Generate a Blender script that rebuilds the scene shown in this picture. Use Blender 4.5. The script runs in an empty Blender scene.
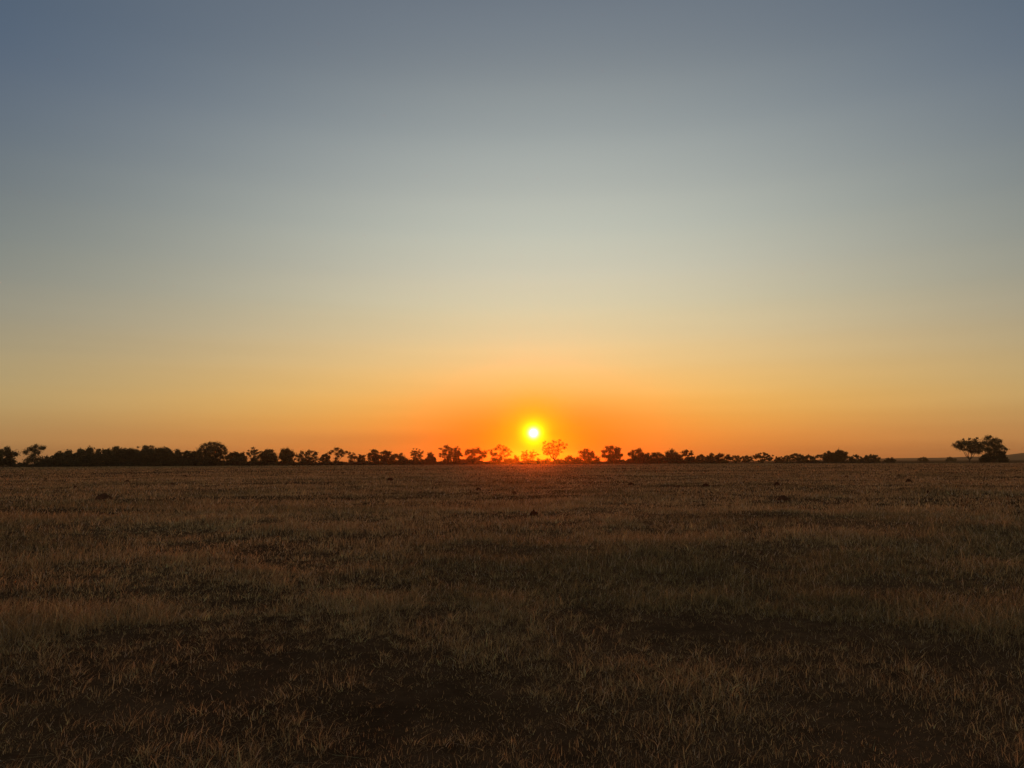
import bpy, math, random
import numpy as np
from mathutils import Vector, Matrix, noise as mnoise

R = math.radians
sc = bpy.context.scene
col = sc.collection
rng = np.random.default_rng(7)

# ------------------------------------------------------------------ camera
CAM_H = 1.6
F_PX = 745.0
PITCH = R(5.93)
ROLL = R(-0.25)
cam_d = bpy.data.cameras.new('camera')
cam_d.sensor_width = 36.0
cam_d.lens = 36.0 * F_PX / 1024.0
cam_d.clip_start = 0.05
cam_d.clip_end = 60000.0
cam = bpy.data.objects.new('camera', cam_d)
col.objects.link(cam)
M = Matrix.Rotation(PITCH, 4, 'X') @ Matrix.Rotation(R(90), 4, 'X') @ Matrix.Rotation(ROLL, 4, 'Z')
cam.matrix_world = Matrix.Translation((0, 0, CAM_H)) @ M
sc.camera = cam


def ray(px, py):
    d = Vector(((px - 512.0) / F_PX, (384.0 - py) / F_PX, -1.0))
    return (M.to_3x3() @ d).normalized()


def horizon_y(px):
    lo, hi = 300.0, 600.0
    for _ in range(40):
        m = (lo + hi) / 2
        if ray(px, m).z > 0:
            lo = m
        else:
            hi = m
    return lo


# ------------------------------------------------------------------ helpers
def tag(o, label=None, cat=None, group=None, kind=None):
    if label: o['label'] = label
    if cat: o['category'] = cat
    if group: o['group'] = group
    if kind: o['kind'] = kind
    return o


def link(name, me, mat=None, parent=None, loc=None):
    o = bpy.data.objects.new(name, me)
    if me is not None and mat is not None:
        me.materials.clear()
        me.materials.append(mat)
    col.objects.link(o)
    if parent is not None:
        o.parent = parent
    if loc is not None:
        o.location = loc
    return o


def mesh_np(name, v, faces_n, idx, colors=None, smooth=False):
    """v: (N,3); idx: flat loop indices; faces_n: vertices per face (int or array)."""
    me = bpy.data.meshes.new(name)
    v = np.asarray(v, dtype=np.float32)
    idx = np.asarray(idx, dtype=np.int32).ravel()
    if np.isscalar(faces_n):
        nf = len(idx) // faces_n
        tot = np.full(nf, faces_n, dtype=np.int32)
    else:
        tot = np.asarray(faces_n, dtype=np.int32)
        nf = len(tot)
    start = np.concatenate(([0], np.cumsum(tot)[:-1])).astype(np.int32)
    me.vertices.add(len(v)); me.vertices.foreach_set('co', v.ravel())
    me.loops.add(len(idx)); me.loops.foreach_set('vertex_index', idx)
    me.polygons.add(nf)
    me.polygons.foreach_set('loop_start', start)
    me.polygons.foreach_set('loop_total', tot)
    if smooth:
        me.polygons.foreach_set('use_smooth', np.ones(nf, dtype=bool))
    if colors is not None:
        a = me.attributes.new('tint', 'FLOAT_COLOR', 'POINT')
        c = np.ones((len(v), 4), dtype=np.float32); c[:, :3] = colors
        a.data.foreach_set('color', c.ravel())
    me.update(calc_edges=True)
    me.validate()
    return me


# value noise on arrays
_T = np.random.default_rng(11).random((256, 256))


def vnoise(x, y, s=1.0, ox=0.0, oy=0.0):
    x = np.asarray(x) / s + ox + 1000.0; y = np.asarray(y) / s + oy + 1000.0
    xi = np.floor(x).astype(int); yi = np.floor(y).astype(int)
    fx = x - xi; fy = y - yi
    fx = fx * fx * (3 - 2 * fx); fy = fy * fy * (3 - 2 * fy)
    a = _T[xi & 255, yi & 255]; b = _T[(xi + 1) & 255, yi & 255]
    c = _T[xi & 255, (yi + 1) & 255]; d = _T[(xi + 1) & 255, (yi + 1) & 255]
    return (a * (1 - fx) + b * fx) * (1 - fy) + (c * (1 - fx) + d * fx) * fy


def fbm(x, y, s, o=4, ox=0.0):
    t = 0; w = 0; a = 1.0
    for k in range(o):
        t = t + a * vnoise(x, y, s / (2 ** k), ox + 7.3 * k, ox * 1.7 + 3.1 * k); w += a; a *= 0.5
    return t / w


def ground_z(x, y):
    r = np.hypot(x, y)
    far = np.clip(1.0 - (r - 120.0) / 230.0, 0, 1)
    z = (fbm(x, y, 26.0, 3, 5.0) - 0.5) * 0.38 * far
    z = z + (vnoise(x, y, 2.6, 31.0, 9.0) - 0.5) * 0.10 * np.clip(1 - (r - 40) / 60.0, 0, 1)
    z = z * np.clip((r + 2) / 14.0, 0, 1)
    return z


# ------------------------------------------------------------------ materials
def new_mat(name):
    m = bpy.data.materials.new(name)
    m.use_nodes = True
    nt = m.node_tree
    nt.nodes.clear()
    out = nt.nodes.new('ShaderNodeOutputMaterial')
    return m, nt, out


def leafy(name, base=None, transl=0.35, rough=0.7, attr=False, var=0.5):
    m, nt, out = new_mat(name)
    N, L = nt.nodes.new, nt.links.new
    pb = N('ShaderNodeBsdfPrincipled'); pb.inputs['Roughness'].default_value = rough
    pb.inputs['Specular IOR Level'].default_value = 0.08
    tr = N('ShaderNodeBsdfTranslucent')
    mx = N('ShaderNodeMixShader'); mx.inputs[0].default_value = transl
    if attr:
        a = N('ShaderNodeAttribute'); a.attribute_name = 'tint'
        c = a.outputs['Color']
    else:
        g = N('ShaderNodeNewGeometry')
        n = N('ShaderNodeTexNoise'); n.inputs['Scale'].default_value = 0.9
        r = N('ShaderNodeValToRGB')
        r.color_ramp.elements[0].position = 0.3; r.color_ramp.elements[1].position = 0.7
        r.color_ramp.elements[0].color = [x * (1 - var) for x in base] + [1]
        r.color_ramp.elements[1].color = [x * (1 + var) for x in base] + [1]
        L(g.outputs['Position'], n.inputs['Vector']); L(n.outputs['Fac'], r.inputs[0])
        c = r.outputs['Color']
    L(c, pb.inputs['Base Color']); L(c, tr.inputs['Color'])
    L(pb.outputs[0], mx.inputs[1]); L(tr.outputs[0], mx.inputs[2]); L(mx.outputs[0], out.inputs[0])
    return m


def soil(name, c1, c2, c3, scale=1.0, bump=0.4):
    m, nt, out = new_mat(name)
    N, L = nt.nodes.new, nt.links.new
    g = N('ShaderNodeNewGeometry')
    pb = N('ShaderNodeBsdfPrincipled'); pb.inputs['Roughness'].default_value = 0.95
    pb.inputs['Specular IOR Level'].default_value = 0.0
    big = N('ShaderNodeTexNoise'); big.inputs['Scale'].default_value = 0.06 * scale; big.inputs['Detail'].default_value = 8
    big.inputs['Roughness'].default_value = 0.65
    r = N('ShaderNodeValToRGB'); e = r.color_ramp.elements
    e[0].position = 0.34; e[0].color = (*c1, 1); e[1].position = 0.66; e[1].color = (*c3, 1)
    k = r.color_ramp.elements.new(0.5); k.color = (*c2, 1)
    fine = N('ShaderNodeTexNoise'); fine.inputs['Scale'].default_value = 3.0 * scale; fine.inputs['Detail'].default_value = 10
    fine.inputs['Roughness'].default_value = 0.75
    mr = N('ShaderNodeMapRange'); mr.inputs[1].default_value = 0.3; mr.inputs[2].default_value = 0.7
    mr.inputs[3].default_value = 0.55; mr.inputs[4].default_value = 1.45
    mul = N('ShaderNodeMix'); mul.data_type = 'RGBA'; mul.blend_type = 'MULTIPLY'; mul.inputs[0].default_value = 1.0
    L(g.outputs['Position'], big.inputs['Vector']); L(g.outputs['Position'], fine.inputs['Vector'])
    L(big.outputs['Fac'], r.inputs[0]); L(fine.outputs['Fac'], mr.inputs[0])
    L(r.outputs['Color'], mul.inputs[6]); L(mr.outputs[0], mul.inputs[7])
    L(mul.outputs[2], pb.inputs['Base Color'])
    bn = N('ShaderNodeTexNoise'); bn.inputs['Scale'].default_value = 9 * scale; bn.inputs['Detail'].default_value = 6
    b = N('ShaderNodeBump'); b.inputs['Strength'].default_value = bump; b.inputs['Distance'].default_value = 0.08
    L(g.outputs['Position'], bn.inputs['Vector']); L(bn.outputs['Fac'], b.inputs['Height']); L(b.outputs[0], pb.inputs['Normal'])
    L(pb.outputs[0], out.inputs[0])
    return m


M_ground = soil('savanna_soil', (0.055, 0.031, 0.015), (0.10, 0.058, 0.027), (0.16, 0.098, 0.045))
M_mound = soil('mound_earth', (0.06, 0.028, 0.014), (0.10, 0.048, 0.023), (0.15, 0.075, 0.036), 4.0, 1.0)
M_hill = soil('hill_scrub', (0.05, 0.05, 0.035), (0.07, 0.07, 0.045), (0.10, 0.09, 0.06), 0.02, 0.0)
M_grass = leafy('dry_grass_blade', attr=True, transl=0.6, rough=0.65)
M_leaf = leafy('tree_foliage', (0.05, 0.052, 0.024), 0.3)
M_leaf_dry = leafy('thin_dry_foliage', (0.075, 0.055, 0.028), 0.4)
M_bush = leafy('bush_foliage', (0.045, 0.045, 0.022), 0.25)
M_bark = soil('tree_bark', (0.06, 0.045, 0.032), (0.085, 0.062, 0.045), (0.12, 0.09, 0.065), 6.0, 0.5)

# ------------------------------------------------------------------ ground sheet
def build_ground():
    rad = [0.0]
    r = 0.6
    while r < 3200:
        rad.append(r); r *= 1.028 if r < 400 else 1.12
    rad.append(3200)
    rad = np.array(rad[1:])
    nseg = 720
    th = np.linspace(0, 2 * np.pi, nseg, endpoint=False)
    rr, tt = np.meshgrid(rad, th, indexing='ij')
    x = rr * np.sin(tt); y = rr * np.cos(tt)
    z = ground_z(x, y)
    v = np.stack([x, y, z], -1).reshape(-1, 3)
    nr = len(rad)
    i = np.arange(nr - 1)[:, None] * nseg; j = np.arange(nseg)[None, :]; j2 = (j + 1) % nseg
    f = np.stack([i + j, i + nseg + j, i + nseg + j2, i + j2], -1).reshape(-1, 4)
    f = f[:, ::-1]
    c = len(v)
    v = np.vstack([v, [[0, 0, float(ground_z(np.array(0.0), np.array(0.0)))]]])
    tri = np.stack([np.full(nseg, c), j2[0], j[0]], -1)
    idx = np.concatenate([f.ravel(), tri.ravel()[::1]])
    tot = np.concatenate([np.full(len(f), 4), np.full(len(tri), 3)])
    me = mesh_np('ground', v, tot, idx, smooth=True)
    # make every face point up
    me.calc_loop_triangles()
    o = link('ground', me, M_ground)
    tag(o, 'flat brown savanna plain reaching to the horizon', 'ground', kind='structure')


build_ground()

# ------------------------------------------------------------------ dry grass (one stuff object)
def bare_mask(x, y):
    """0 = full grass, 1 = trampled bare soil: a worn patch before the camera and some undipped hollows, their shade put into thinned grass"""
    m = 0.5 * np.exp(-(((x + 1.9) / 3.0) ** 2 + ((y - 4.6) / 1.9) ** 2))
    for cx, cy, sx, sy, k in [(-2.9, 8.3, .9, .35, .7), (-3.7, 8.9, 1.0, .3, .6), (1.3, 6.9, .6, .2, .5), (4.0, 9.2, .8, .3, .5), (1.0, 12.5, 1.2, .3, .3), (-7, 14, 2.0, .4, .4),
                              (9.5, 13, 2.0, .5, .45), (-14, 24, 5, .9, .4), (6, 22, 3, .7, .35), (16, 30, 6, 1.2, .45), (-8, 34, 6, 1.2, .45), (12, 48, 9, 2, .5), (-20, 55, 10, 2.5, .5)]:
        m = np.maximum(m, k * np.exp(-(((x - cx) / sx) ** 2 + ((y - cy) / sy) ** 2)))
    return m * (0.55 + 0.9 * fbm(x, y, 0.8, 3, 61.0))


def blades(r0, r1, n, hgt, wid, nseg, fan, power=1.0, lean=0.35, vary=1.0, tuft=0.0, per=16, tr=0.07, low=1.0, litter=False):
    """blades between radii r0..r1; density falls with distance. tuft = share growing in tussocks."""
    nt_ = int(n * tuft / per)
    nl = n - nt_ * per
    def spots(k):
        u = rng.random(k)
        r = r0 * (r1 / r0) ** u if power == 1.0 else np.sqrt(r0 * r0 + u * (r1 * r1 - r0 * r0))
        a = (rng.random(k) * 2 - 1) * fan
        return r * np.sin(a), r * np.cos(a)
    x, y = spots(nl * 2)
    dens = 0.5 * fbm(x, y, 2.6, 3, 2.0) + 0.5 * fbm(x, y, 0.7, 2, 33.0)
    keep = rng.random(nl * 2) < np.clip(0.72 + 1.8 * (dens - 0.48), 0.3, 1.0) * (1.0 if litter else np.clip(1 - bare_mask(x, y), 0.1, 1))
    i = np.nonzero(keep)[0][:nl]
    x, y = x[i], y[i]
    th = np.ones(len(x)); tc_ = np.zeros(len(x)) + 0.5; ox = np.zeros(len(x)); oy = np.zeros(len(x)); tone = np.ones(len(x))
    if nt_:
        cx, cy = spots(nt_ * 2)
        dd = fbm(cx, cy, 3.5, 3, 21.0)
        kk = rng.random(nt_ * 2) < np.clip(0.5 + 2.4 * (dd - 0.48), 0.12, 1.0) * np.clip(1 - bare_mask(cx, cy), 0.05, 1)
        kk = np.nonzero(kk)[0][:nt_]; cx, cy = cx[kk], cy[kk]
        m = len(cx)
        hs_ = 0.7 + 1.0 * rng.random(m) ** 2; ts = rng.random(m); tn = 0.68 + 0.8 * rng.random(m)
        R_ = tr * (0.5 + rng.random(m)) * np.maximum(1, np.hypot(cx, cy) / 14)
        aa = rng.random((m, per)) * 6.283; qq = np.sqrt(rng.random((m, per)))
        bx = cx[:, None] + np.cos(aa) * qq * R_[:, None]; by = cy[:, None] + np.sin(aa) * qq * R_[:, None]
        x = np.concatenate([x, bx.ravel()]); y = np.concatenate([y, by.ravel()])
        ox = np.concatenate([ox, (np.cos(aa) * qq * 0.8).ravel()]); oy = np.concatenate([oy, (np.sin(aa) * qq * 0.8).ravel()])
        th = np.concatenate([th, np.repeat(hs_, per)]); tc_ = np.concatenate([tc_, np.repeat(ts, per)]); tone = np.concatenate([tone, np.repeat(tn, per)])
    n = len(x)
    r = np.hypot(x, y)
    dens = 0.5 * fbm(x, y, 2.6, 3, 2.0) + 0.5 * fbm(x, y, 0.7, 2, 33.0)
    dens2 = fbm(x, y, 14.0, 3, 50.0)
    bare = bare_mask(x, y)
    z = ground_z(x, y) - 0.01
    h = hgt * (0.5 + 1.1 * np.clip((dens - 0.35) * 2.2, 0, 1) + 0.35 * np.clip((dens2 - 0.4) * 2.5, 0, 1)) * (0.4 + 0.9 * rng.random(n) ** 1.5) * th * (1 - 0.5 * np.clip(bare, 0, 1))
    # foreground darkening put into the grass height: shorter right around the camera
    h = h * np.clip(low + (1 - low) * (r - 4.5) / 4.0, low, 1.0)
    w = wid * np.maximum(1.0, r / 9.0) * (0.5 + 1.0 * rng.random(n))
    ang = rng.random(n) * 2 * np.pi
    ld = rng.random(n) * 2 * np.pi
    lm = lean * (0.3 + 2.6 * rng.random(n) ** 2)
    flat = rng.random(n) < 0.2 + 0.4 * np.clip(bare, 0, 1)      # straws broken flat over the ground
    if litter: flat[:] = True; h = h * (0.5 + 0.9 * rng.random(n))
    lm = np.where(flat, 1.5 + rng.random(n) * 2.5, lm)
    hz = np.where(flat, h * (0.12 if litter else 0.25), h)
    lx = np.cos(ld) * lm + 0.08 + ox; ly = np.sin(ld) * lm + oy
    t = np.linspace(0, 1, nseg + 1)
    V = np.zeros((n, (nseg + 1) * 2, 3), dtype=np.float32)
    curve = rng.random(n) * 0.8 + 0.6
    for k, tk in enumerate(t):
        cx = x + lx * h * tk ** (1 + curve)
        cy = y + ly * h * tk ** (1 + curve)
        cz = z + hz * (tk - 0.22 * lm.clip(0, 1.2) * tk * tk)
        ww = w * (1 - tk) ** 0.7 * 0.5 + w * 0.06
        V[:, 2 * k, 0] = cx - np.cos(ang) * ww; V[:, 2 * k, 1] = cy - np.sin(ang) * ww; V[:, 2 * k, 2] = cz
        V[:, 2 * k + 1, 0] = cx + np.cos(ang) * ww; V[:, 2 * k + 1, 1] = cy + np.sin(ang) * ww; V[:, 2 * k + 1, 2] = cz
    base = (np.arange(n) * (nseg + 1) * 2)[:, None, None]
    q = np.stack([np.array([2 * k, 2 * k + 1, 2 * k + 3, 2 * k + 2]) for k in range(nseg)])[None]
    F = (base + q).reshape(-1)
    # blade colours: straw, rust, olive, dead brown
    straw = np.array([0.66, 0.45, 0.19]); rust = np.array([0.46, 0.25, 0.09])
    olive = np.array([0.34, 0.26, 0.105]); dark = np.array([0.13, 0.08, 0.038])
    m1 = fbm(x, y, 7.0, 4, 80.0); m2 = fbm(x, y, 5.0, 4, 120.0)
    c = straw[None] * np.ones((n, 1))
    def mixc(c, d, t): return c * (1 - t[:, None]) + d[None] * t[:, None]
    c = mixc(c, rust, np.clip((m1 - 0.51) * 2.2 + (rng.random(n) - 0.5) * 0.8, 0, 0.5))
    c = mixc(c, olive, np.clip((m2 - 0.45) * 4 + (rng.random(n) - 0.5) * 0.8 + (tc_ - 0.5) * 0.7, 0, 0.9))
    c = mixc(c, dark, np.clip((rng.random(n) * 1.15 - 0.42) * vary + 0.2 * (1 - vary), 0, 0.85))
    c = c * tone[:, None] * (0.9 + vary * (-0.45 + 0.95 * rng.random(n) ** 1.3))[:, None]
    pale = rng.random(n) < 0.07 * vary                           # bleached stalks
    c = np.where(pale[:, None], np.array([0.74, 0.60, 0.36])[None] * (0.7 + 0.3 * rng.random(n))[:, None], c)
    c = np.clip(c, 0, 0.78)
    return V.reshape(-1, 3), F, np.repeat(c, (nseg + 1) * 2, axis=0)


def build_grass():
    parts = [
        blades(1.2, 4.0, 22000, 0.11, 0.0034, 3, np.pi, power=2.0, tuft=0.4),
        blades(3.2, 9.0, 175000, 0.105, 0.0034, 3, R(48), lean=0.55, tuft=0.5, per=26, tr=0.06, low=0.66),
        blades(3.0, 13.0, 70000, 0.10, 0.0032, 2, R(48), vary=1.0, litter=True),
        blades(8.0, 26.0, 280000, 0.125, 0.0056, 2, R(46), lean=0.45, vary=0.95, tuft=0.45, per=18, tr=0.09),
        blades(24.0, 90.0, 260000, 0.13, 0.0076, 1, R(45), vary=0.75, tuft=0.35, per=8, tr=0.12),
        blades(85.0, 395.0, 140000, 0.16, 0.0095, 1, R(43), vary=0.4),
    ]
    vs, fs, cs = [], [], []
    off = 0
    for V, F, C in parts:
        vs.append(V); fs.append(F + off); cs.append(C); off += len(V)
    me = mesh_np('dry_grass', np.vstack(vs), 4, np.concatenate(fs), np.vstack(cs))
    o = link('dry_grass', me, M_grass)
    tag(o, 'dry straw and rust coloured grass covering the whole plain', 'grass', kind='stuff')


build_grass()

# ------------------------------------------------------------------ trees
def tube_np(paths):
    """paths: list of (points (k,3), radii (k,)); 5-sided tapered tubes in one mesh."""
    vs, fs = [], []
    off = 0
    S = 5
    for P, Rr in paths:
        k = len(P)
        d = np.gradient(P, axis=0)
        d /= np.linalg.norm(d, axis=1)[:, None] + 1e-9
        up = np.where(np.abs(d[:, 2:3]) > 0.9, np.array([[1.0, 0, 0]]), np.array([[0, 0, 1.0]]))
        a = np.cross(d, up); a /= np.linalg.norm(a, axis=1)[:, None] + 1e-9
        b = np.cross(d, a)
        ang = np.arange(S) * 2 * np.pi / S
        ring = P[:, None] + Rr[:, None, None] * (np.cos(ang)[None, :, None] * a[:, None] + np.sin(ang)[None, :, None] * b[:, None])
        vs.append(ring.reshape(-1, 3))
        i = np.arange(k - 1)[:, None] * S; j = np.arange(S)[None]; j2 = (j + 1) % S
        fs.append((np.stack([i + j, i + j2, i + S + j2, i + S + j], -1) + off).reshape(-1, 4))
        off += k * S
    return np.vstack(vs), np.vstack(fs)


DOME = [(.40 * math.cos(math.radians(a)), .56 + .34 * math.sin(math.radians(a)), .10) for a in range(-10, 200, 19)] + \
       [(.24 * math.cos(math.radians(a)), .54 + .22 * math.sin(math.radians(a)), .13) for a in range(-20, 221, 30)] + \
       [(-.3, .34, .13), (-.15, .26, .13), (.0, .30, .13), (.16, .24, .13), (.3, .34, .13), (-.28, .14, .12), (.02, .12, .12), (.28, .12, .12), (.05, .5, .13), (-.12, .48, .13), (.18, .46, .13), (.0, .62, .14), (-.12, .64, .12), (.14, .62, .12), (.1, .36, .13), (-.1, .38, .13)]
CLUMPS = {
    'dome': DOME,
    # crown shapes of the trees that stand clear: (x / width, z / height, radius / height)
    'sky_fork': [(-.42, .74, .08), (-.33, .68, .10), (-.30, .84, .07), (-.22, .80, .10), (.22, .46, .10), (.32, .40, .09), (.40, .46, .07), (.10, .42, .07), (.06, .97, .05), (.30, .99, .045), (-.12, .96, .04), (-.22, .70, .10), (-.12, .78, .12), (-.10, .88, .06), (.0, .80, .10), (.02, .72, .13), (.06, .60, .10),
                 (.13, .80, .13), (.16, .62, .12), (.24, .92, .08), (.26, .78, .13), (.28, .62, .12), (.36, .54, .09), (.38, .72, .12), (-.16, .62, .07), (-.30, .62, .06), (.14, .48, .07), (.44, .60, .07), (.32, .44, .05), (-.22, .58, .08), (-.06, .54, .08), (.06, .48, .07)],
    'sky_dense': [(-.14, .90, .10), (-.04, .95, .06), (-.28, .74, .11), (-.36, .60, .10), (.02, .80, .12), (.14, .84, .08), (.22, .74, .12), (.32, .78, .07), (-.12, .68, .13), (.04, .62, .13),
                  (.20, .56, .13), (.32, .58, .10), (-.10, .48, .13), (-.24, .48, .10), (.10, .42, .13), (.24, .38, .13), (.34, .28, .09), (-.06, .30, .13), (-.22, .26, .10), (.08, .20, .13), (.22, .18, .13),
                  (-.18, .10, .11), (.0, .10, .11), (.30, .12, .09), (.46, .52, .07), (.52, .47, .045), (.44, .38, .04)],
    'layered': [(-.36, .68, .11), (-.26, .76, .10), (-.12, .88, .13), (-.04, .94, .07), (.08, .80, .11), (.16, .68, .13), (.30, .72, .11), (.42, .66, .08), (-.08, .62, .12), (.12, .52, .09),
                (-.12, .36, .10), (-.16, .14, .13), (-.05, .10, .10), (.36, .45, .05), (.02, .74, .11), (.06, .60, .10), (-.02, .48, .09)],
    'left_lone': [(-.36, .66, .12), (-.18, .80, .12), (.0, .90, .10), (.22, .82, .12), (.34, .86, .07), (-.02, .70, .13), (-.06, .52, .12), (.12, .62, .09), (-.2, .30, .18), (.08, .30, .17), (.2, .14, .15), (-.32, .14, .14)],
}


def crown_plan(seed, kind):
    """clumps (x, y, z, r) with x, y in crown widths and z, r in tree heights; and the fork height"""
    r = random.Random(seed)
    out = []
    if kind in CLUMPS:
        for x, z, q in CLUMPS[kind]:
            out.append((x, r.uniform(-.3, .3) * math.sqrt(max(0.05, 1 - 3.5 * x * x)), z, q))
        return out, {'sky_fork': .12, 'sky_dense': .08, 'dome': .14, 'layered': .22, 'left_lone': .15}[kind]

    def shell(n, zc, zr, xr, q0, q1, low=-1.0, inner=0.5):
        tries = 0
        while len(out) < n and tries < 4000:
            tries += 1
            u = r.uniform(low, 1); th = r.uniform(0, 6.283); k = r.uniform(inner, 1) ** 0.6
            w = math.sqrt(max(0, 1 - u * u))
            x, y, z = xr * k * w * math.cos(th), xr * k * w * math.sin(th), zc + zr * k * u
            q = r.uniform(q0, q1)
            if all((x - a) ** 2 + (y - b_) ** 2 + (z - c_) ** 2 * 0.8 > (0.42 * (q + d)) ** 2 for a, b_, c_, d in out):
                out.append((x, y, z, q))
    if kind == 'round':
        shell(r.randint(44, 52), .52, .42, .43, .08, .125, low=-.95, inner=.3)
        fh = r.uniform(.12, .2)
    elif kind == 'dense':
        shell(r.randint(26, 34), .46, .44, .41, .11, .17, low=-.9, inner=.3)
        for _ in range(8): out.append((r.uniform(-.38, .38), r.uniform(-.3, .3), r.uniform(.06, .3), .14))
        fh = .1
    elif kind == 'open':
        shell(r.randint(40, 50), .54, .42, .46, .05, .095, low=-.9, inner=.15)
        for _ in range(7): out.append((r.uniform(-.3, .3), r.uniform(-.3, .3), r.uniform(.08, .28), .11))
        fh = r.uniform(.10, .2)
    elif kind == 'umbrella':
        shell(r.randint(15, 19), .62, .30, .44, .08, .13, low=-.35)
        fh = r.uniform(.25, .35)
    elif kind == 'fork':
        shell(r.randint(60, 70), .58, .40, .48, .035, .065, low=-.8, inner=.1)
        fh = r.uniform(.12, .2)
    return out, fh


def limb_paths(seed, clumps, fh, W, H, bare=1.0):
    """trunk, limbs to every clump and twigs inside it (metres)"""
    r = random.Random(seed + 1)
    P = []
    base_r = 0.020 * H + 0.06
    lean = Vector((r.uniform(-.03, .03) * W, r.uniform(-.03, .03) * W, fh * H))
    P.append(([Vector((0, 0, -0.25)), Vector((0, 0, 0.1)) , lean * 0.5 + Vector((r.uniform(-.1, .1), 0, 0)), lean], [base_r * 1.35, base_r * 1.1, base_r, base_r * .9]))
    n = len(clumps)
    order = sorted(range(n), key=lambda i: math.atan2(clumps[i][1], clumps[i][0]))
    k = max(3, n // 5)
    for g in range(k):                       # main limbs, each serving a sector of the crown
        mem = [clumps[i] for i in order[g * n // k:(g + 1) * n // k]]
        if not mem: continue
        c = Vector((sum(m[0] for m in mem) / len(mem) * W, sum(m[1] for m in mem) / len(mem) * W, sum(m[2] for m in mem) / len(mem) * H))
        hub = lean + (c - lean) * 0.62; hub.z = max(hub.z, lean.z * 1.05)
        mid = lean + (hub - lean) * 0.5 + Vector((r.gauss(0, .03) * W, r.gauss(0, .03) * W, r.gauss(0.0, .02) * H))
        P.append(([lean, mid, hub], [base_r * .62, base_r * .48, base_r * .36]))
        for m in mem:
            t = Vector((m[0] * W, m[1] * W, m[2] * H))
            q = hub + (t - hub) * 0.5 + Vector((r.gauss(0, .025) * W, r.gauss(0, .025) * W, r.gauss(.01, .02) * H))
            st = hub if t.z > hub.z * 0.75 else mid
            P.append(([st, q, t], [base_r * .30, base_r * .2, base_r * .12]))
            for _ in range(4):
                v = Vector((r.gauss(0, 1), r.gauss(0, 1), r.gauss(.3, 1))).normalized() * m[3] * H * r.uniform(.7, 1.15)
                P.append(([t, t + v * .5 + Vector((r.gauss(0, .05), 0, r.gauss(0, .05))), t + v], [base_r * .11, .035, .02]))
    return P


def leaf_quads(centres, n, spread, size, seed, zmin=None):
    g = np.random.default_rng(seed)
    c = centres[g.integers(0, len(centres), n)]
    p = c + g.normal(0, 1, (n, 3)) * spread * np.array([1, 1, 0.75])
    if zmin is not None:
        p[:, 2] = np.maximum(p[:, 2], zmin + g.random(n) * 0.3)
    a = g.normal(0, 1, (n, 3)); a /= np.linalg.norm(a, axis=1)[:, None]
    b = np.cross(a, g.normal(0, 1, (n, 3))); b /= np.linalg.norm(b, axis=1)[:, None]
    s = size * (0.5 + g.random(n))[:, None]
    v = np.stack([p - a * s, p - b * s * 0.55, p + a * s, p + b * s * 0.55], 1).reshape(-1, 3)
    return v, np.arange(4 * n)


def place(px, dist, z=None):
    """ground point on the plain under picture column px, dist metres away"""
    d = ray(px, horizon_y(px)); d.z = 0; d.normalize()
    x, y = d.x * dist, d.y * dist
    return Vector((x, y, float(ground_z(np.array(x), np.array(y))) if z is None else z))


def make_tree(name, label, group, px, wpx, top, dist, kind, dens, seed, leaf_mat, cat='tree', size=0.3):
    hz = horizon_y(px)
    d_ = ray(px, hz); ct = d_.y / math.hypot(d_.x, d_.y)
    H = (hz - top) * dist * ct / F_PX + CAM_H
    W = wpx * dist * ct * ct / F_PX
    clumps, fh = crown_plan(seed, kind)
    root = link(name, None, loc=place(px, dist))
    root.empty_display_size = 1.0
    root.rotation_euler = (0, 0, -math.atan2(root.location.x, root.location.y))
    tag(root, label, cat, group)
    g = np.random.default_rng(seed + 9)
    pts = []
    for x, y, z, q in clumps:
        rr = q * H * (1.18 if kind in ('sky_fork', 'sky_dense', 'left_lone') else 1.0)
        n = int(dens * 3 * 3.14 * rr * rr / (0.5 * size * size))
        d = g.normal(0, 1, (n, 3)); d /= np.linalg.norm(d, axis=1)[:, None]
        d *= (g.random(n) ** 0.55)[:, None] * rr * (0.65 + 0.95 * g.random(n) ** 1.6)[:, None]
        d[:, 2] *= 0.85
        # lumpy outline
        d *= (0.8 + 0.5 * vnoise(d[:, 0] * 1.7 + x * 90, d[:, 2] * 1.7 + z * 70, 1.0))[:, None]
        pts.append(d + np.array([x * W, y * W, z * H]))
    p = np.vstack(pts); n = len(p)
    x0, x1 = np.percentile(p[:, 0], [0.15, 99.85]); zt = np.percentile(p[:, 2], 99.9) + 0.25
    kx, kz = W / (x1 - x0), H / zt; xo = -(x0 + x1) / 2
    fit = np.array([kx, kx, kz])
    pl = []
    for bp, rs in limb_paths(seed, clumps, fh, W, H):
        bp = np.array([list(q_) for q_ in bp])
        bp[:, 0] += xo * np.clip(bp[:, 2] / (0.25 * H), 0, 1)
        pl.append((bp * fit, np.maximum(np.array(rs), 0.018)))
    v, f = tube_np(pl)
    link('trunk', mesh_np('trunk', v, 4, f, smooth=True), M_bark, root)
    p[:, 0] += xo * np.clip(p[:, 2] / (0.25 * H), 0, 1)
    p = p * fit
    p[:, 2] = np.maximum(p[:, 2], 0.05 + 0.2 * g.random(n))
    a = g.normal(0, 1, (n, 3)); a /= np.linalg.norm(a, axis=1)[:, None]
    b = np.cross(a, g.normal(0, 1, (n, 3))); b /= np.linalg.norm(b, axis=1)[:, None]
    s = size * (0.5 + g.random(n))[:, None]
    vv = np.stack([p - a * s, p - b * s * 0.55, p + a * s, p + b * s * 0.55], 1).reshape(-1, 3)
    link('crown', mesh_np('crown', vv, 4, np.arange(4 * n)), leaf_mat, root)
    return root


DEN, OPN = M_leaf, M_leaf_dry
G_LINE = 'trees along the horizon'
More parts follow.
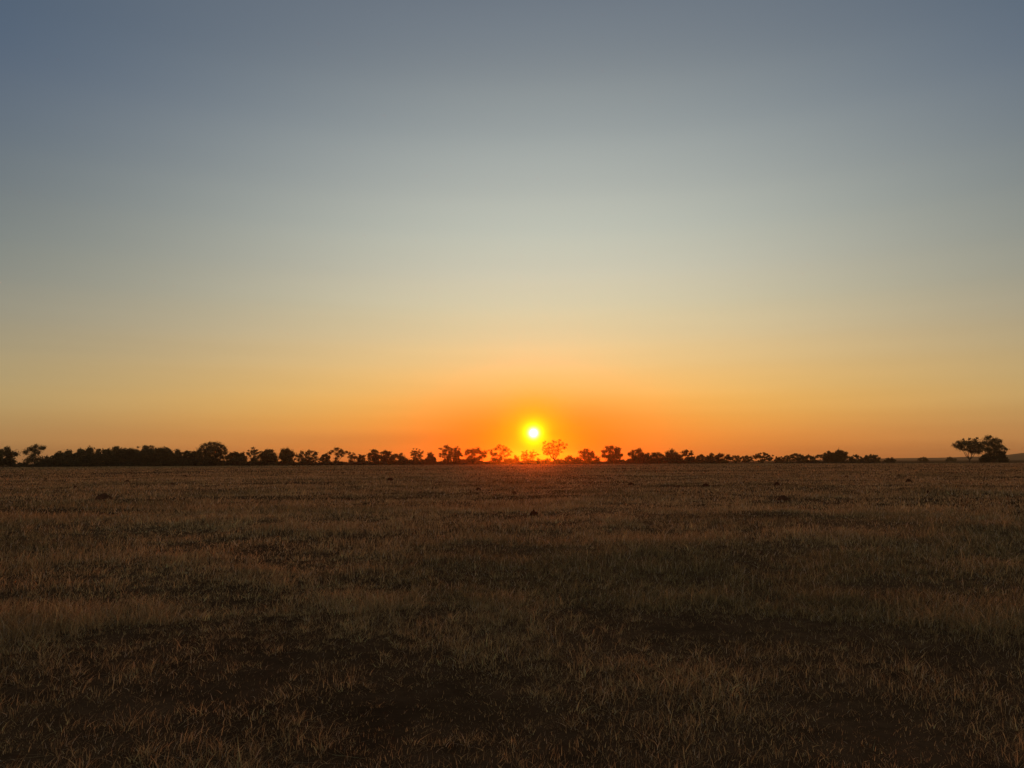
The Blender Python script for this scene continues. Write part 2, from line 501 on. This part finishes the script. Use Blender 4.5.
# label, px, width px, top y, distance, kind, leaf count, material, skirt
TREES = [
 ('wide dark tree cut by the left edge of the picture', 3, 27, 446.5, 400, 'dense', 3800, DEN, True),
 ('lone dark tree left of the dense grove, crown raised over bushes', 33, 24, 444, 405, 'left_lone', 2600, DEN, True),
 ('big round-headed tree standing up out of the right end of the dense grove', 212, 30, 441.5, 400, 'dome', 7000, DEN, True),
 ('spiky-topped tree in the dense grove, twin tips above the canopy', 141, 13, 445, 420, 'open', 2200, DEN, True),
 ('tree with an arched tip just right of the spiky grove tree', 151, 12, 445, 425, 'open', 2000, DEN, True),
 ('airy tree with light at its foot, first right of the big round-headed tree', 254, 20, 447, 420, 'open', 2300, DEN, False),
 ('dense tree right of the airy tree, light gap on its right', 268, 18, 449, 415, 'dense', 3000, DEN, True),
 ('dense narrow tree left of the long low rounded canopy', 287, 15, 448, 415, 'dense', 2800, DEN, True),
 ('long low rounded canopy left of the layered flat-topped tree', 307, 24, 450, 420, 'round', 3600, DEN, False),
 ('small thin tree tucked against the left side of the layered flat-topped tree', 325, 10, 453, 420, 'round', 900, DEN, False),
 ('layered flat-topped tree with see-through crown, left part of the line', 339, 23, 447, 420, 'layered', 1900, DEN, False),
 ('sparse thin tree just right of the layered flat-topped tree', 353, 10, 452, 430, 'open', 500, OPN, False),
 ('low tree between the sparse thin tree and the pair with bare trunks', 361, 9, 454, 425, 'round', 900, DEN, False),
 ('left tree of the pair with bare trunks over a light gap', 374, 13, 449, 420, 'round', 1500, DEN, False),
 ('right tree of the pair with bare trunks over a light gap', 385, 12, 449.5, 422, 'round', 1300, DEN, False),
 ('low dark rounded tree left of the small fork-trunked tree', 398, 18, 453, 415, 'dense', 2300, DEN, True),
 ('small fork-trunked tree standing clear on a bare stem', 417, 12, 448, 410, 'fork', 1000, DEN, False),
 ('tiny round tree right of the small fork-trunked tree', 431, 9, 452, 415, 'round', 800, DEN, False),
 ('tall tree with dark lower half, two trees left of the broad reddish one', 448, 17, 445, 410, 'open', 2500, DEN, True),
 ('slim tree leaning out of the right side of the tall dark-footed tree', 457, 8, 446, 415, 'open', 600, DEN, False),
 ('round tree with pinholes of light, left neighbour of the broad reddish tree', 474, 24, 447, 410, 'round', 2300, DEN, False),
 ('broad reddish see-through tree, first big tree left of the sun', 500, 22, 444, 410, 'open', 1900, OPN, False),
 ('low scrubby tree directly below the sun, lost in the glare', 530, 17, 449.5, 430, 'open', 1000, OPN, True),
 ('tall open branching tree just right of the sun, limbs fanned wide', 555, 23, 439, 400, 'fork', 1300, OPN, False),
 ('tiny dark tree at the right foot of the tall open branching tree', 569, 8, 455, 420, 'round', 500, DEN, False),
 ('round see-through tree between the tall branching tree and the spiky dark one', 587, 16, 448, 415, 'round', 1100, OPN, False),
 ('spiky-crowned dark tree, second sizeable tree right of the sun', 612, 20, 445, 410, 'round', 3000, DEN, True),
 ('dense domed tree right of the spiky-crowned dark tree', 639, 20, 448, 415, 'dense', 3600, DEN, True),
 ('low dark tree between the dense domed tree and the block-shaped one', 657, 18, 452, 420, 'dense', 2600, DEN, True),
 ('block-shaped dense tree left of the little flat umbrella tree', 673, 16, 449, 415, 'dense', 3400, DEN, True),
 ('little flat umbrella tree raised over scrub, beside the block-shaped tree', 687, 12, 449, 420, 'umbrella', 800, DEN, False),
 ('small dark round tree, first to the right of the umbrella tree', 703, 13, 454, 420, 'dense', 1900, DEN, True),
 ('slender thin-crowned tree squeezed between two dark round trees', 711, 7, 452.5, 430, 'open', 450, DEN, False),
 ('dark round tree right of the slender thin-crowned tree', 722, 16, 453, 420, 'dense', 2300, DEN, True),
 ('left of two low small-crowned trees with light under them', 735, 12, 455, 430, 'round', 1100, DEN, False),
 ('right of two low small-crowned trees with light under them', 747, 12, 455, 430, 'round', 1100, DEN, False),
 ('neat round bush-like tree standing apart, right of two low trees', 763, 19, 452, 425, 'round', 3000, DEN, False),
 ('arched low tree at the left end of the right-hand clump', 785, 13, 455, 440, 'round', 1100, DEN, False),
 ('taller middle tree between two low ones in the right-hand clump', 797, 13, 453, 440, 'round', 1600, DEN, False),
 ('smooth low domed tree, right end of the small clump before the tall clump', 809, 14, 454.5, 440, 'dense', 2400, DEN, True),
 ('thin umbrella tree with bare stems on the left of the highest right-hand canopy', 821, 11, 454, 440, 'umbrella', 700, DEN, False),
 ('dark tree joined to the left of the highest right-hand canopy', 829, 12, 451, 440, 'dense', 1800, DEN, False),
 ('highest domed tree among the low ones right of the centre, dense to the ground', 839, 18, 449.5, 440, 'dense', 3800, DEN, True),
 ('small gappy tree right of the highest right-hand dome', 856, 13, 454, 440, 'round', 1500, DEN, False),
 ('dense oval tree, last sizeable one before the open gap on the right', 871, 17, 454, 440, 'dense', 2900, DEN, True),
 ('small squat dark tree alone in the middle of the right-hand gap', 923, 10, 456.5, 620, 'dense', 1300, DEN, False),
 ('small squat dark tree alone, just left of the big fork-trunked tree', 951, 10, 456.5, 620, 'dense', 1600, DEN, False),
 ('big fork-trunked tree on a short bare stem, far right', 969, 32, 437.5, 430, 'sky_fork', 2600, DEN, False),
 ('big dense tree leafy to the ground, right of the fork-trunked tree', 994, 28, 435, 435, 'sky_dense', 5200, DEN, True),
]
for i, (lab, px, w, top, D, kind, nl, mat, skirt) in enumerate(TREES):
    name = {'umbrella': 'umbrella_tree', 'layered': 'umbrella_tree', 'fork': 'forked_tree', 'sky_fork': 'forked_tree', 'open': 'open_crowned_tree'}.get(kind, 'broadleaf_tree')
    make_tree(name, lab, G_LINE, px, w * (1.0 if kind in CLUMPS else 1.1), top, D, kind, {'dense': .85, 'round': .42, 'sky_fork': .40, 'sky_dense': .42, 'open': .40, 'fork': .36, 'umbrella': .5}.get(kind, .55) * (0.75 if mat is OPN else 1) * (1.35 if px > 690 and px < 900 else 1), 100 + i * 17, mat,
              size=0.22 if kind in ('fork', 'open') or kind in CLUMPS else 0.27)

# the dense grove: trees nothing in the photograph tells apart
GROVE = [(60, 15, 451), (70, 15, 449.5), (79, 14, 448.5), (87, 15, 447), (97, 15, 449), (107, 15, 448.5), (116, 14, 446.5), (125, 15, 448),
         (134, 14, 448), (146, 14, 448.5), (158, 14, 447.5), (166, 15, 447), (177, 15, 449), (187, 15, 450.5), (196, 12, 450), (232, 14, 451.5), (241, 13, 452)]
for i, (px, w, top) in enumerate(GROVE):
    lab = 'dark tree merged into the long dense grove on the left' if px < 200 else 'low dark tree between the big round-headed tree and the airy tree'
    make_tree('broadleaf_tree', lab, 'trees of the dense grove' if px < 200 else 'low trees right of the round-headed tree',
              px, w, top, 405 + (i * 37) % 30, 'dense', 0.95, 900 + i * 13, DEN, size=0.36)

# ------------------------------------------------------------------ bushes (copied)
def bush_mesh(seed):
    g = np.random.default_rng(seed)
    k = 26
    ang = g.random(k) * 6.283; rr = np.sqrt(g.random(k)) * 0.8
    z = g.random(k) ** 0.6 * 0.86 * np.sqrt(np.clip(1 - (rr / 0.86) ** 2, 0.02, 1))
    C = np.column_stack([rr * np.cos(ang), rr * np.sin(ang), z])
    v, i = leaf_quads(C, 520, 0.13, 0.13, seed + 1, None)
    v[:, 2] = np.maximum(v[:, 2], -0.02)
    return mesh_np('bush', v, 4, i)


protos = [bush_mesh(3000 + k) for k in range(6)]
for m_ in protos: m_.materials.append(M_bush)
br = random.Random(5)


def bush(px, D, w, h, label, group, first=[True]):
    o = bpy.data.objects.new('bush', br.choice(protos))
    col.objects.link(o)
    o.location = place(px, D)
    o.scale = (w / 2, w / 2, h)
    o.rotation_euler = (0, 0, br.uniform(0, 6.28))
    tag(o, label, 'bush', group)
    return o


px = 19.0
SECT = [(48, 'low bush filling the gap between the two trees at the left edge', 'bushes at the left edge', 1.0, 1.8),
        (246, 'low bush in the scrub at the foot of the long dense grove', 'bushes under the dense grove', 1.0, 4.2),
        (300, 'low bush under the trees just right of the dense grove', 'bushes right of the grove', 1.0, 3.4),
        (405, 'low bush under the line of small trees left of the fork-stemmed one', 'bushes under the left small trees', .9, 2.5),
        (520, 'low bush under the reddish trees left of the sun', 'bushes left of the sun', 1.0, 3.1),
        (604, 'low bush under the see-through trees right of the sun', 'bushes right of the sun', .95, 2.8),
        (716, 'low bush at the foot of the dark trees right of centre', 'bushes right of centre', 1.0, 3.6),
        (812, 'low bush in the thin scrub between small right-hand trees', 'bushes between the right-hand trees', .3, 1.1),
        (880, 'low bush at the foot of the last right-hand clump', 'bushes under the last clump', .5, 1.4)]
for end, lab, grp, prob, hh in SECT:
    while px < end:
        if br.random() < prob:
            bush(px, br.uniform(395, 440), br.uniform(4.0, 7.5), hh * br.uniform(0.45, 1.3), lab, grp)
        px += br.uniform(1.8, 5.6)
bush(45, 404, 7.0, 6.0, 'taller bush leaning right of the lone tree, before the grove', None)
bush(53, 404, 7.0, 5.2, 'rounded bush that starts the dense grove at its left end', None)
bush(516, 415, 4.5, 5.0, 'small upright bush just left of and below the sun', None)
bush(597, 415, 4.5, 4.4, 'small bush between the round see-through tree and the spiky dark tree', None)
bush(578, 418, 4.0, 4.6, 'small bush touching the left of the round see-through tree', None)
bush(778, 430, 4.5, 3.8, 'small bush alone right of the neat round tree', None)
bush(890, 440, 6.5, 3.0, 'low wide bush at the start of the right-hand gap', None)
bush(985, 432, 5.5, 4.5, 'bush at the foot between the two big right-hand trees', None)
bush(1003, 436, 5.0, 5.5, 'bush on the right foot of the big dense right-hand tree', None)

# ------------------------------------------------------------------ earth mounds
def mound(px, base_y, wpx, hpx, label, seed):
    d = ray(px, base_y)
    t = CAM_H / -d.z
    x, y = d.x * t, d.y * t
    for _ in range(12):          # meet the uneven ground
        gz = float(ground_z(np.array(x), np.array(y)))
        t = (CAM_H - gz) / -d.z
        x, y = d.x * t, d.y * t
    dist = math.hypot(x, y)
    if dist > 330:
        x *= 330 / dist; y *= 330 / dist; dist = 330
    gz = float(ground_z(np.array(x), np.array(y)))
    ct = y / dist
    W = wpx * dist * ct * ct / F_PX; H = hpx * dist * ct / F_PX + 0.085
    nr, ns = 14, 36
    vs, f = [], []
    for i in range(nr + 1):
        rr = i / nr * 1.15
        for j in range(ns):
            a = 2 * math.pi * j / ns
            lump = 1 + 0.22 * mnoise.noise(Vector((math.cos(a) * 1.3 + seed, math.sin(a) * 1.3, 0)))
            hgt = max(0.0, 1 - (rr / lump) ** 2.2) ** 0.9
            hgt *= 1 + 0.25 * mnoise.noise(Vector((rr * math.cos(a) * 3 + seed, rr * math.sin(a) * 3, 4)))
            hgt += 0.10 * mnoise.noise(Vector((rr * math.cos(a) * 9 + seed, rr * math.sin(a) * 9, 1))) * (hgt > 0.02)
            vs.append((rr * math.cos(a) * W / 2, rr * math.sin(a) * W / 2, hgt * H - 0.06))
    for i in range(nr):
        for j in range(ns):
            j2 = (j + 1) % ns
            f += [i * ns + j, (i + 1) * ns + j, (i + 1) * ns + j2, i * ns + j2]
    o = link('earth_mound', mesh_np('earth_mound', np.array(vs), 4, f, smooth=True), M_mound, loc=(x, y, gz))
    tag(o, label, 'mound', 'earth mounds in the grass')


MOUNDS = [
 (103, 499.5, 21, 4.8, 'widest dark earth mound, in the grass far left below the dense grove'),
 (534, 516, 10.5, 4.5, 'nearest earth mound, in the middle of the plain under the sun'),
 (783, 500.5, 13, 4.2, 'dark domed earth mound right of centre, second widest'),
 (706, 487, 9, 3, 'low dark mound between the near central mound and the domed right one'),
 (909, 482.5, 8, 3, 'small dark mound far right, below the open gap in the trees'),
 (777, 485, 7, 2.5, 'small far mound standing behind the domed right mound'),
 (631, 485.5, 8, 2.5, 'small low mound right of the sun, left of the low dark mound'),
 (514, 494.5, 7, 2.5, 'faint small mound in the sun glow behind the nearest mound'),
 (127, 482.8, 7, 2.5, 'small dark mound behind and right of the widest mound'),
 (172, 485, 6, 2, 'tiny mound midway between the widest mound and the round-headed tree'),
 (185, 477, 5, 2, 'tiny far mound under the right half of the dense grove'),
 (75, 487.8, 6, 1.5, 'tiny flat mound behind and left of the widest mound'),
 (46, 480, 4, 1.5, 'tiny far mound at the far left, under the lone tree'),
 (390, 480.5, 8, 2.5, 'small dark mound left of the sun, under the low rounded tree'),
 (478, 490, 6, 2, 'tiny mound left of the sun glow, below the round pinholed tree'),
 (847, 477.8, 6, 2, 'tiny far mound under the highest right-hand dome'),
 (928, 494, 5, 3, 'tiny pointed mound at far right, nearer than the small dark one'),
 (899, 476, 4, 1.5, 'tiniest far mound at right, below the low wide bush'),
]
for i, (px_, by, w, h, lab) in enumerate(MOUNDS):
    mound(px_, by, w, h, lab, 3.7 * i + 1)

# ------------------------------------------------------------------ distant hills
def build_hills():
    D = 2500.0
    prof = [(700, 0), (800, 6), (860, 18), (900, 24), (940, 27), (965, 34), (985, 38), (1000, 48), (1012, 62), (1024, 74), (1050, 88), (1100, 105), (1200, 80), (1350, 50), (1500, 0)]
    pxs = np.linspace(700, 1500, 240)
    hs = np.interp(pxs, [p[0] for p in prof], [p[1] for p in prof])
    hs = hs * (1 + 0.08 * (fbm(pxs, pxs * 0, 40, 4, 3.0) - 0.5))
    vs = []
    rows = [(-300, 0.0), (-180, 0.45), (-50, 0.88), (0, 1.0), (90, 0.85), (250, 0.4), (420, 0.0)]
    hs = hs * 0.27
    for px_, h in zip(pxs, hs):
        a = math.atan2(px_ - 512, F_PX * math.cos(PITCH)) if px_ < 1300 else math.atan2(px_ - 512, F_PX)
        for dd, k in rows:
            n = 1 + 0.12 * (float(vnoise(px_, dd, 60.0)) - 0.5)
            vs.append((math.sin(a) * (D + dd), math.cos(a) * (D + dd), h * k * n - (2 if k == 0 else 0)))
    m = len(rows)
    f = []
    for i in range(len(pxs) - 1):
        for j in range(m - 1):
            f += [i * m + j, (i + 1) * m + j, (i + 1) * m + j + 1, i * m + j + 1]
    o = link('hills', mesh_np('hills', np.array(vs), 4, f, smooth=True), M_hill)
    tag(o, 'faint blue-brown hills fading into haze on the far right horizon', 'hills', kind='structure')


build_hills()

# ------------------------------------------------------------------ haze
HAZE = 1.5e-4
def build_haze():
    x, z0, z1 = 3400.0, -2.0, 36.0
    v = [(-x, -x, z0), (x, -x, z0), (x, x, z0), (-x, x, z0), (-x, -x, z1), (x, -x, z1), (x, x, z1), (-x, x, z1)]
    f = [0, 3, 2, 1, 4, 5, 6, 7, 0, 1, 5, 4, 1, 2, 6, 5, 2, 3, 7, 6, 3, 0, 4, 7]
    m, nt, out = new_mat('dusty_air')
    pv = nt.nodes.new('ShaderNodeVolumePrincipled')
    pv.inputs['Color'].default_value = (0.92, 0.78, 0.58, 1)
    pv.inputs['Density'].default_value = HAZE
    pv.inputs['Anisotropy'].default_value = 0.95
    nt.links.new(pv.outputs[0], out.inputs['Volume'])
    o = link('haze', mesh_np('haze', np.array(v), 4, f), m)
    tag(o, 'thin dusty evening air over the plain', 'haze', kind='stuff')


build_haze()

# ------------------------------------------------------------------ sun + sky
sdir = ray(533.5, 433.0)
SUN_EL = math.asin(sdir.z)
SUN_AZ = math.atan2(sdir.x, sdir.y)            # clockwise from +Y
sun_d = bpy.data.lights.new('sun', 'SUN')
sun_d.energy = SUN_STRENGTH = 0.52
sun_d.color = (1.0, 0.10, 0.0)
sun_d.angle = R(0.53)
sun = bpy.data.objects.new('sun', sun_d)
col.objects.link(sun)
sun.rotation_euler = (-sdir).to_track_quat('-Z', 'Y').to_euler()
sun.location = (0, 0, 50)


def s2l(c):
    c = c / 255.0
    return c / 12.92 if c <= 0.04045 else ((c + 0.055) / 1.055) ** 2.4


# sky colour against elevation, under the sun and 36 degrees off it
C0 = [(0, 113, 123, 134), (60, 129, 137, 143), (120, 152, 160, 161), (180, 176, 181, 175), (230, 194, 197, 183), (270, 208, 204, 182),
      (310, 221, 207, 169), (350, 238, 205, 146), (390, 253, 196, 104), (420, 250, 170, 66), (440, 238, 138, 52), (462, 210, 108, 46)]
C1 = [(0, 88, 103, 121), (60, 97, 110, 126), (120, 107, 119, 130), (180, 121, 129, 132), (230, 133, 139, 135), (270, 146, 147, 136), (310, 159, 153, 133),
      (350, 175, 158, 122), (400, 188, 158, 104), (420, 184, 145, 93), (440, 180, 132, 80), (463, 155, 105, 66)]


def samples(tbl, px):
    out = []
    for y, r, g, b in tbl:
        out.append((max(0.0, math.degrees(math.asin(ray(px, y).z))), np.array([s2l(r), s2l(g), s2l(b)])))
    return sorted(out, key=lambda t: t[0])


S0 = samples(C0, 533); S1 = samples(C1, 20)
zen0 = np.array([0.135, 0.130, 0.135]); zen1 = np.array([0.055, 0.078, 0.118])
S0 += [(50.0, np.array([0.145, 0.152, 0.172])), (90.0, zen0)]  # upper stops lie out of view, brightened to light the grass
S1 += [(50.0, np.array([0.118, 0.125, 0.145])), (90.0, zen0)]


def at(S, e):
    es = [s[0] for s in S]
    return np.array([np.interp(e, es, [s[1][k] for s in S]) for k in range(3)])


EL = [0, 1.0, 2.2, 3.5, 5, 7, 9, 11.5, 14, 17, 20, 24, 28, 33, 40, 50, 65, 90]
SIG = 31.6
t36 = 1 - math.exp(-(37.2 / SIG) ** 2)
R0 = [at(S0, e) for e in EL]
R1 = [np.maximum((at(S1, e) - (1 - t36) * r0) / t36, 0.03) for e, r0 in zip(EL, R0)]

w = bpy.data.worlds.new('World')
sc.world = w
w.use_nodes = True
nt = w.node_tree
nt.nodes.clear()
N, L = nt.nodes.new, nt.links.new


def math_n(op, a, b=None, c=None):
    n = N('ShaderNodeMath'); n.operation = op
    for i, v in enumerate((a, b, c)):
        if v is None: continue
        if isinstance(v, (int, float)): n.inputs[i].default_value = v
        else: L(v, n.inputs[i])
    return n.outputs[0]


tc = N('ShaderNodeTexCoord')
nrm = N('ShaderNodeVectorMath'); nrm.operation = 'NORMALIZE'; L(tc.outputs['Generated'], nrm.inputs[0])
sep = N('ShaderNodeSeparateXYZ'); L(nrm.outputs[0], sep.inputs[0])
X, Y, Z = sep.outputs
el = math_n('MULTIPLY', math_n('ARCSINE', Z), 180 / math.pi)
elc = math_n('MAXIMUM', el, 0.0)
u = math_n('SQRT', math_n('DIVIDE', elc, 90.0))
hx, hy = math.sin(SUN_AZ), math.cos(SUN_AZ)
# azimuth off the sun, signed (right positive)
az_s = math_n('MULTIPLY', math_n('ARCTAN2', math_n('SUBTRACT', math_n('MULTIPLY', X, hy), math_n('MULTIPLY', Y, hx)),
                                 math_n('ADD', math_n('MULTIPLY', X, hx), math_n('MULTIPLY', Y, hy))), 180 / math.pi)
azn = math_n('DIVIDE', math_n('SUBTRACT', az_s, 1.8), SIG)
tside = math_n('SUBTRACT', 1.0, math_n('EXPONENT', math_n('MULTIPLY', math_n('MULTIPLY', azn, azn), -1.0)))


def ramp(cols):
    r = N('ShaderNodeValToRGB'); cr = r.color_ramp; cr.interpolation = 'CARDINAL'
    while len(cr.elements) > 1: cr.elements.remove(cr.elements[-1])
    for i, (e, c) in enumerate(zip(EL, cols)):
        p = math.sqrt(e / 90.0)
        k = cr.elements[0] if i == 0 else cr.elements.new(p)
        k.position = p; k.color = (*[float(x) for x in c], 1)
    L(u, r.inputs[0])
    return r.outputs['Color']


def mix(a, b, f, mode='MIX'):
    m = N('ShaderNodeMix'); m.data_type = 'RGBA'; m.blend_type = mode; m.clamp_factor = True
    if isinstance(f, (int, float)): m.inputs[0].default_value = f
    else: L(f, m.inputs[0])
    for s, v in ((6, a), (7, b)):
        if isinstance(v, tuple): m.inputs[s].default_value = (*v, 1)
        else: L(v, m.inputs[s])
    return m.outputs[2]


dusk = mix(ramp(R0), ramp(R1), tside)
# pink counter-glow added low in the unseen sky opposite the sun, warming the ground
back = math_n('MULTIPLY', math_n('SUBTRACT', 1.0, math_n('EXPONENT', math_n('MULTIPLY', math_n('POWER', math_n('DIVIDE', math_n('MAXIMUM', math_n('SUBTRACT', math_n('ABSOLUTE', az_s), 55.0), 0.0), 55.0), 2.0), -1.0))),
              math_n('EXPONENT', math_n('MULTIPLY', math_n('POWER', math_n('DIVIDE', math_n('SUBTRACT', elc, 9.0), 16.0), 2.0), -1.0)))
dusk = mix(dusk, (0.42, 0.25, 0.18), math_n('MULTIPLY', back, 0.8))
# physical sky under it
nish = N('ShaderNodeTexSky'); nish.sky_type = 'NISHITA'; nish.sun_disc = False
nish.sun_elevation = SUN_EL; nish.sun_rotation = SUN_AZ; nish.altitude = 1200
nish.air_density = 1.0; nish.dust_density = 2.5; nish.ozone_density = 1.5
NISH_K = 0.06
nk = N('ShaderNodeVectorMath'); nk.operation = 'SCALE'; L(nish.outputs[0], nk.inputs[0]); nk.inputs['Scale'].default_value = 0.08
base = mix(dusk, nk.outputs[0], NISH_K)

# dust aureole round the sun (elliptical, wider along the horizon)
de = math_n('SUBTRACT', el, math.degrees(SUN_EL))
def gauss(sa, se, k=1.0, off=0.0):
    a = math_n('DIVIDE', az_s, sa)
    e = math_n('DIVIDE', math_n('SUBTRACT', de, off) if off else de, se)
    q = math_n('ADD', math_n('MULTIPLY', a, a), math_n('MULTIPLY', e, e))
    return math_n('MULTIPLY', math_n('EXPONENT', math_n('MULTIPLY', q, -1.0)), k)
c = mix(base, (1.0, 0.175, 0.0), gauss(9.5, 3.2, 1.0, -0.5))
c = mix(c, (1.0, 0.05, 0.0), gauss(6.0, 1.1, 1.0, -1.9))
c = mix(c, (1.0, 0.36, 0.0), gauss(1.9, 1.7, 0.7, 0.9))
# faint dust band low on the left of the sun
band = math_n('MULTIPLY', math_n('EXPONENT', math_n('MULTIPLY', math_n('POWER', math_n('ABSOLUTE', math_n('DIVIDE', math_n('SUBTRACT', el, 1.7), 0.55)), 2.0), -1.0)),
              math_n('EXPONENT', math_n('MULTIPLY', math_n('POWER', math_n('ABSOLUTE', math_n('DIVIDE', math_n('ADD', az_s, 12.0), 8.0)), 2.0), -1.0)))
c = mix(c, (0.80, 0.80, 1.0), math_n('MULTIPLY', band, 0.5), 'MULTIPLY')
# thin uneven dust streaks low in the sky
cmb = N('ShaderNodeCombineXYZ'); L(math_n('MULTIPLY', az_s, 0.035), cmb.inputs[0]); L(math_n('MULTIPLY', el, 0.55), cmb.inputs[1])
stn = N('ShaderNodeTexNoise'); stn.inputs['Scale'].default_value = 1.0; stn.inputs['Detail'].default_value = 4.0
L(cmb.outputs[0], stn.inputs['Vector'])
stf = math_n('MULTIPLY', math_n('SUBTRACT', stn.outputs['Fac'], 0.5), math_n('MULTIPLY', math_n('EXPONENT', math_n('MULTIPLY', elc, -0.13)), 0.30))
sc_ = N('ShaderNodeVectorMath'); sc_.operation = 'SCALE'; L(c, sc_.inputs[0]); L(math_n('ADD', stf, 1.0), sc_.inputs['Scale'])
c = sc_.outputs[0]
add = N('ShaderNodeCombineColor')
halo = gauss(0.80, 0.80, 1.15)
core = gauss(0.29, 0.29, 3.0)
L(math_n('ADD', math_n('MULTIPLY', halo, 0.6), math_n('MULTIPLY', core, 2.0)), add.inputs[0])
L(math_n('ADD', halo, math_n('MULTIPLY', core, 1.5)), add.inputs[1])
L(core, add.inputs[2])
fin = mix(c, add.outputs[0], 1.0, 'ADD')
bg = N('ShaderNodeBackground'); L(fin, bg.inputs[0]); bg.inputs[1].default_value = 1.0
wo = N('ShaderNodeOutputWorld'); L(bg.outputs[0], wo.inputs[0])

# ------------------------------------------------------------------ render settings
vs_ = sc.view_settings
sc.display_settings.display_device = 'sRGB'
vs_.view_transform = 'Standard'; vs_.look = 'None'; vs_.gamma = 1.0; vs_.exposure = 0.0
vs_.use_curve_mapping = False
sc.cycles.use_denoising = True
sc.cycles.max_bounces = 5; sc.cycles.volume_bounces = 1
sc.cycles.transparent_max_bounces = 8
